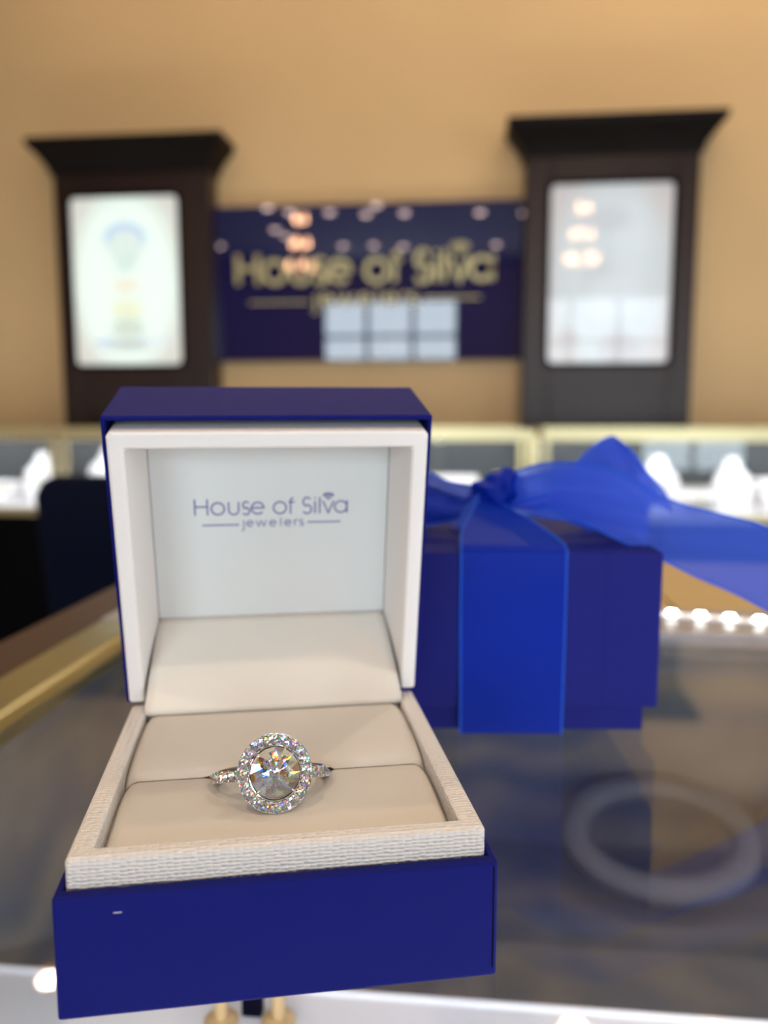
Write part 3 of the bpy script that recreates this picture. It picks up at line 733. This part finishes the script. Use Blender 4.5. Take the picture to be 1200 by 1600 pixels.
# ------------------------------------------------------------------ open ring box
PHI = YAW + .1476
cl = Vector((-1.694, -107.412, 0)); o0 = Matrix.Rotation(PHI, 3, 'Z') @ (-cl) * .001
RB = thing('ring_box', 'open navy ring box with white lining standing on the glass counter, holding the diamond ring', 'ring box', (o0.x, o0.y, 1.0), PHI)
S = .001
b = B(); tray(b, (-31, 31, 0, 64.3, .1, 18), (-29.9, 29.9, 2.3, 63.0, 1.5)); obj('base', b, M['navy'], RB, s=S, bevel=.0005, seg=3)
b = B(); tray(b, (-29.75, 29.75, 2.55, 62.8, 1.6, 22.07), (-26.3, 26.3, 5.6, 60.0, 6.0)); tr_ = obj('inner_tray', b, M['white_tex'], RB, s=S, bevel=.0007, seg=3)
# paper folds on the base: seam line down the right front corner, flaps at the top corners
b = B(); box(b, 30.2, 30.42, -.07, .03, 1.5, 17.4); obj('paper_seam', b, M['black'], RB, s=S)
b = B(); box(b, -23.0, -21.9, -.03, .02, 15.3, 15.42); o = obj('paper_scuff', b, M['cushion'], RB, s=S); o['label'] = 'tiny pale scuff on the navy front'

# cushions with a slit for the ring
EL = math.radians(26); TE = math.tan(EL)
XRC = -1.3
def bump(x): return max(0, 1 - ((x - XRC) / 10.9) ** 4) ** .8 if abs(x - XRC) < 10.9 else 0
xsamp = [-26.2 + 52.4 * i / 48 for i in range(49)]
def edge_drop(x): return 1.6 * max(0, (abs(x) - 24.2) / 2.0) ** 2 if abs(x) > 24.2 else 0
rings = []
for x in xsamp:
    g = .06 + 1.25 * bump(x); e = edge_drop(x); hb = .35 * math.cos(x / 9.0)
    def slot(y): return 20.0 - TE * (y - 30)
    top = [(5.75, 12), (5.75, 17.6), (6.6, 18.9), (9, 19.7), (13, 20.1 + .2 * hb), (18, 20.35 + .3 * hb), (22, 20.4 - .3 * bump(x)), (25.5, 20.35 - .6 * bump(x)), (28, 20.15 - .75 * bump(x)),
           (29.6, 19.75 - .9 * bump(x)), (30.6, slot(30.6) - g * 1.1), (33, slot(33) - g * 1.1), (38, slot(38) - g * 1.1), (44, slot(44) - g * 1.0), (44, 7), (5.75, 7)]
    rings.append([(x, y, z - (e if 17 < z else 0)) for y, z in top])
b = B(); loft(b, rings); obj('front_cushion', b, M['cushion'], RB, s=S, smooth=50)
rings = []
for x in xsamp:
    g = .06 + 1.25 * bump(x); e = edge_drop(x)
    def slot(y): return 20.0 - TE * (y - 30)
    top = [(30.75 + .8 * bump(x), slot(30.75) + g * 1.1), (31.2 + .8 * bump(x), 20.6 + .55 * bump(x)), (32.3, 21.15 + .25 * bump(x)), (35, 21.6), (41, 21.9), (49, 21.9), (55, 21.6), (57.6, 21.2), (59.6, 20.6), (59.6, 8),
           (46, 8), (44.6, slot(44.6) + g * 1.1), (38, slot(38) + g * 1.1), (33, slot(33) + g * 1.1)]
    rings.append([(x, y, z - (e if z > 19 else 0)) for y, z in top])
b = B(); loft(b, rings); obj('back_cushion', b, M['cushion'], RB, s=S, smooth=50)
# satin flap over the hinge
prof_f = [(57.3, 21.4), (57.9, 22.6), (59.6, 25.0), (62.2, 27.9), (65.4, 30.8), (69.0, 33.8), (72.4, 36.2), (74.4, 37.5)]
rings = []
for i, (y, z) in enumerate(prof_f):
    t = i / (len(prof_f) - 1); w2 = 26.9 - 2.2 * t - (.6 if i == 0 else 0); row = []
    for j in range(25):
        q = -1 + 2 * j / 24; row.append((w2 * q, y - .35 * (1 - q ** 4) * math.sin(PI * t), z + .15 * (1 - q ** 4) * math.sin(PI * t)))
    rings.append(row)
b = B(); Rf = loft(b, rings, cap=False, closed=False); obj('hinge_flap', b, M['satin'], RB, s=S, smooth=180, solid=.0005)

# lid, leaning a little forward over the hinge
TH, HY, HZ, LL, LT = .2496, 63.42, 22.23, 61.8, 24.47
def lidobj(name, b, m, parent, **k):
    return obj(name, b, m, parent, s=S, **k)
SW = Matrix(((1, 0, 0, 0), (0, 0, -1, LT), (0, 1, 0, 0), (0, 0, 0, 1)))     # tray z (open up) -> towards the viewer (-y), tray y -> up
b = B(); tray(b, (-31, 31, 0, LL, 0, LT), (-30.2, 30.2, 1.2, LL - 1.0, 1.2))
bmesh.ops.transform(b, matrix=SW, verts=b.verts)
lid = lidobj('lid', b, M['navy'], RB, bevel=.0005, seg=3, loc=(0, HY * S, HZ * S), rot=(TH, 0, 0))
# white liner: inverted U, inner faces narrowing towards the back panel
def U(xo, lo, xi, li_, y):
    return None
yo, yd = -1.9, 14.0
b = B()
outer = [(-30.05, 1.3), (-30.05, 58.4), (-29.2, 59.3), (29.2, 59.3), (30.05, 58.4), (30.05, 1.3)]
inner = [(-26.9, 1.3), (-26.9, 55.6), (-26.6, 55.9), (26.6, 55.9), (26.9, 55.6), (26.9, 1.3)]
deep = [(-25.0, 1.3), (-25.0, 52.1), (-24.7, 52.3), (24.7, 52.3), (25.0, 52.1), (25.0, 1.3)]
rows = [[(x, yd, l) for x, l in outer], [(x, yo + .5, l) for x, l in outer],
        [(x * .987, yo, l - .35 if l > 50 else l) for x, l in outer], [(x * 1.012, yo, l + .35 if l > 50 else l) for x, l in inner],
        [(x, yo + .5, l) for x, l in inner], [(x, yd, l) for x, l in deep], [(x, yd, l) for x, l in outer]]
V = [[b.verts.new(p) for p in r] for r in rows[:-1]]; V.append(V[0])
for a, c in zip(V, V[1:]):
    for i in range(5): b.faces.new((a[i], a[i + 1], c[i + 1], c[i]))
for i in (0, 5): b.faces.new([r[i] for r in V[:-1]])
lidobj('lid_liner', b, M['white_liner'], lid, bevel=.0003)
b = B(); box(b, -24.95, 24.95, yd, yd + .6, 11.0, 52.2); lidobj('back_panel', b, M['panel'], lid)
b = B(); lsc = 32.5 / 940
for nm, st in G:
    for s_ in st: stroke(b, s_, 9, yd - .06, yd + .05, lsc, 0, 36.4)
for nm, st in G2:
    for s_ in st: stroke(b, s_, 6, yd - .06, yd + .05, lsc, 0, 36.4)
for s_ in GEM: stroke(b, s_, 5, yd - .06, yd + .05, lsc, 0, 36.4)
for s_ in RULES: stroke(b, s_, 8, yd - .06, yd + .05, lsc, 0, 36.4)
o = lidobj('printed_logo', b, M['ink'], lid); o['label'] = 'small purple jeweller logo printed on the white lid panel'

# ------------------------------------------------------------------ diamond ring
# frame: X along the slit, Z out of the head (towards the viewer and up), Y up the picture
nrm = Vector((0, -math.cos(EL), math.sin(EL))); head = Vector((XRC, 17.2, 25.9)); ctr = head - nrm * 10.5
rbm = Matrix.Translation((o0.x, o0.y, 1.0)) @ Matrix.Rotation(PHI, 4, 'Z')
xax = Vector((1, 0, 0)); yax = nrm.cross(xax)
RM = Matrix(((xax.x, yax.x, nrm.x, ctr.x * S), (xax.y, yax.y, nrm.y, ctr.y * S), (xax.z, yax.z, nrm.z, ctr.z * S), (0, 0, 0, 1)))
ring = thing('diamond_ring', 'white gold halo engagement ring with a large round diamond, held in the cream cushion slit', 'ring')
ring.matrix_world = rbm @ RM @ Matrix.Rotation(math.radians(3), 4, 'Y')
# shank, open under the stone
b = B(); rings = []
for k in range(97):
    a = math.radians(27) + math.radians(306) * k / 96; dd = math.degrees(min(a, 2 * PI - a)); c_ = math.cos(a)      # a = 0 at the head
    wd = .95 + .12 * max(0, c_); th_ = .62
    rr = 9.1 + 1.45 * max(0, (40 - dd) / 13) ** 2
    sec = [(-wd, -th_ * .6), (-wd * .85, -th_), (wd * .85, -th_), (wd, -th_ * .6), (wd, .36), (wd * .86, .44), (wd * .76, -.12), (-wd * .76, -.12), (-wd * .86, .44), (-wd, .36)]
    rings.append([((rr + v) * math.sin(a), u, (rr + v) * c_) for u, v in sec])
loft(b, rings)
obj('shank', b, M['metal'], ring, s=S, smooth=40)

def brilliant(R, n=8, seed=1):
    """round brilliant: crown (clear) above the girdle plane, pavilion (mirror facets) below"""
    rnd = random.Random(seed); j = lambda s_: rnd.uniform(-s_, s_) * R
    me_pts = []
    b = B()
    # crown
    h = PI / n
    tab = [b.verts.new((.55 * R * math.cos(h + 2 * h * k), .55 * R * math.sin(h + 2 * h * k), .32 * R)) for k in range(n)]
    mid = [b.verts.new((.80 * R * math.cos(2 * h * k), .80 * R * math.sin(2 * h * k), .18 * R)) for k in range(n)]
    gir = [b.verts.new((R * math.cos(h * k), R * math.sin(h * k), .02 * R)) for k in range(2 * n)]
    F = [b.faces.new(tab)]
    for k in range(n):
        F.append(b.faces.new((tab[k - 1], mid[k], tab[k])))
        k1 = (k + 1) % n
        F.append(b.faces.new((tab[k], mid[k], gir[2 * k + 1], mid[k1])))
        F.append(b.faces.new((mid[k], gir[2 * k], gir[2 * k + 1]))); F.append(b.faces.new((mid[k], gir[2 * k - 1], gir[2 * k])))
    # pavilion: mains and lower halves, and the inner star seen through the table
    gl = [b.verts.new((R * math.cos(h * k), R * math.sin(h * k), -.02 * R)) for k in range(2 * n)]
    lo = [b.verts.new((.52 * R * math.cos(h * k + j(.04) / R), .52 * R * math.sin(h * k), (-.36 if k % 2 else -.45) * R + j(.02))) for k in range(2 * n)]
    inn = [b.verts.new((.24 * R * math.cos(h + 2 * h * k), .24 * R * math.sin(h + 2 * h * k), -.62 * R + j(.025))) for k in range(n)]
    cu = b.verts.new((0, 0, -.80 * R))
    P_ = []
    for k in range(2 * n):
        k1 = (k + 1) % (2 * n)
        P_.append(b.faces.new((gir[k], gl[k], gl[k1], gir[k1])))
        P_.append(b.faces.new((gl[k], lo[k], gl[k1]))); P_.append(b.faces.new((gl[k1], lo[k], lo[k1])))
    for k in range(n):
        a_, b_, c_ = lo[2 * k], lo[2 * k + 1], lo[(2 * k + 2) % (2 * n)]
        i_ = inn[k]; i0 = inn[k - 1]
        P_.append(b.faces.new((a_, i_, b_))); P_.append(b.faces.new((b_, i_, c_)))
        P_.append(b.faces.new((a_, i0, i_))); P_.append(b.faces.new((i0, cu, i_)))
    for f in P_: f.material_index = 1
    return b
def stone(name, R, parent, n=8, seed=1, **k):
    o = obj(name, brilliant(R, n, seed), M['crown'], parent, s=S, **k); o.data.materials.append(M['facet']); return o
HZc = 10.5
ST = stone('center_stone', 3.95, ring, 8, 3, loc=(0, 0, (HZc + .45) * S)); ST['label'] = 'large round brilliant diamond'
# basket under the stone and halo plate
b = B(); lathe(b, [(3.0, 6.9), (3.5, 7.2), (3.9, 8.2), (4.05, 9.0), (3.75, 9.0), (3.5, 8.2), (2.9, 7.4), (2.6, 7.1)], 40); obj('basket', b, M['metal'], ring, s=S, smooth=40)
b = B(); n = 64
def hr(r, z): return [(r * .97 * math.cos(2 * PI * k / n), r * math.sin(2 * PI * k / n), z) for k in range(n)]
rs = [hr(4.15, HZc - .9), hr(4.0, HZc - .15), hr(4.15, HZc + .02), hr(4.36, HZc - .05), hr(4.5, HZc - .75), hr(5.85, HZc - .75), hr(5.98, HZc - .12), hr(6.14, HZc - .10), hr(6.2, HZc - .3), hr(6.1, HZc - 1.0), hr(4.6, HZc - 1.3)]
rs.append(rs[0]); loft(b, rs, cap=False); bmesh.ops.remove_doubles(b, verts=b.verts, dist=1e-5)
obj('halo_plate', b, M['metal'], ring, s=S, smooth=40)
pmo = stone('halo_stone', .84, ring, 5, 5)
NH = 20
for k in range(NH):
    a = 2 * PI * k / NH
    o = pmo if k == 0 else pmo.copy()
    if k: COL.objects.link(o)
    o.parent = ring; o.location = (5.24 * .97 * math.cos(a) * S, 5.24 * math.sin(a) * S, (HZc + .18) * S)
    o.rotation_euler = (random.uniform(-.12, .12), random.uniform(-.12, .12), random.uniform(0, 1))
b = B()
for k in range(NH):
    for rr_ in (4.5, 5.92):
        for da in (-.022, .022):
            a = 2 * PI * (k + .5) / NH + da * 5.2 / rr_ * 1.2
            bmesh.ops.create_uvsphere(b, u_segments=8, v_segments=6, radius=.17, matrix=Matrix.Translation((rr_ * .97 * math.cos(a), rr_ * math.sin(a), HZc + .08)))
o = obj('halo_beads', b, M['metal'], ring, s=S, smooth=180); o['kind'] = 'stuff'
for k in range(4):
    a = PI / 4 + k * PI / 2
    b = B(); tube(b, [(3.7 * math.cos(a), 3.7 * math.sin(a), 7.8), (4.08 * math.cos(a), 4.08 * math.sin(a), 10.3), (4.02 * math.cos(a), 4.02 * math.sin(a), 11.15), (3.55 * math.cos(a), 3.55 * math.sin(a), 11.42)], [.32, .28, .24, .12], 10)
    obj('prong', b, M['metal'], ring, s=S, smooth=180)
for sx in (-1, 1):
    for k in range(7):
        a = math.radians(34 + k * 9.6)
        o = pmo.copy(); COL.objects.link(o); o.parent = ring; o.name = 'shoulder_stone'
        o.location = (sx * (9.66 + 1.45 * max(0, (40 - (34 + k * 9.6)) / 13) ** 2) * math.sin(a) * S, 0, 9.66 * math.cos(a) * S); o.rotation_euler = (0, sx * a, .2 * k)
        for sy in (-1, 1):
            b = B(); a2 = a + math.radians(4.8)
            bmesh.ops.create_uvsphere(b, u_segments=8, v_segments=6, radius=.22, matrix=Matrix.Translation((sx * 9.72 * math.sin(a2), sy * .72, 9.72 * math.cos(a2))))
            obj('bead', b, M['metal'], ring, s=S, smooth=180)
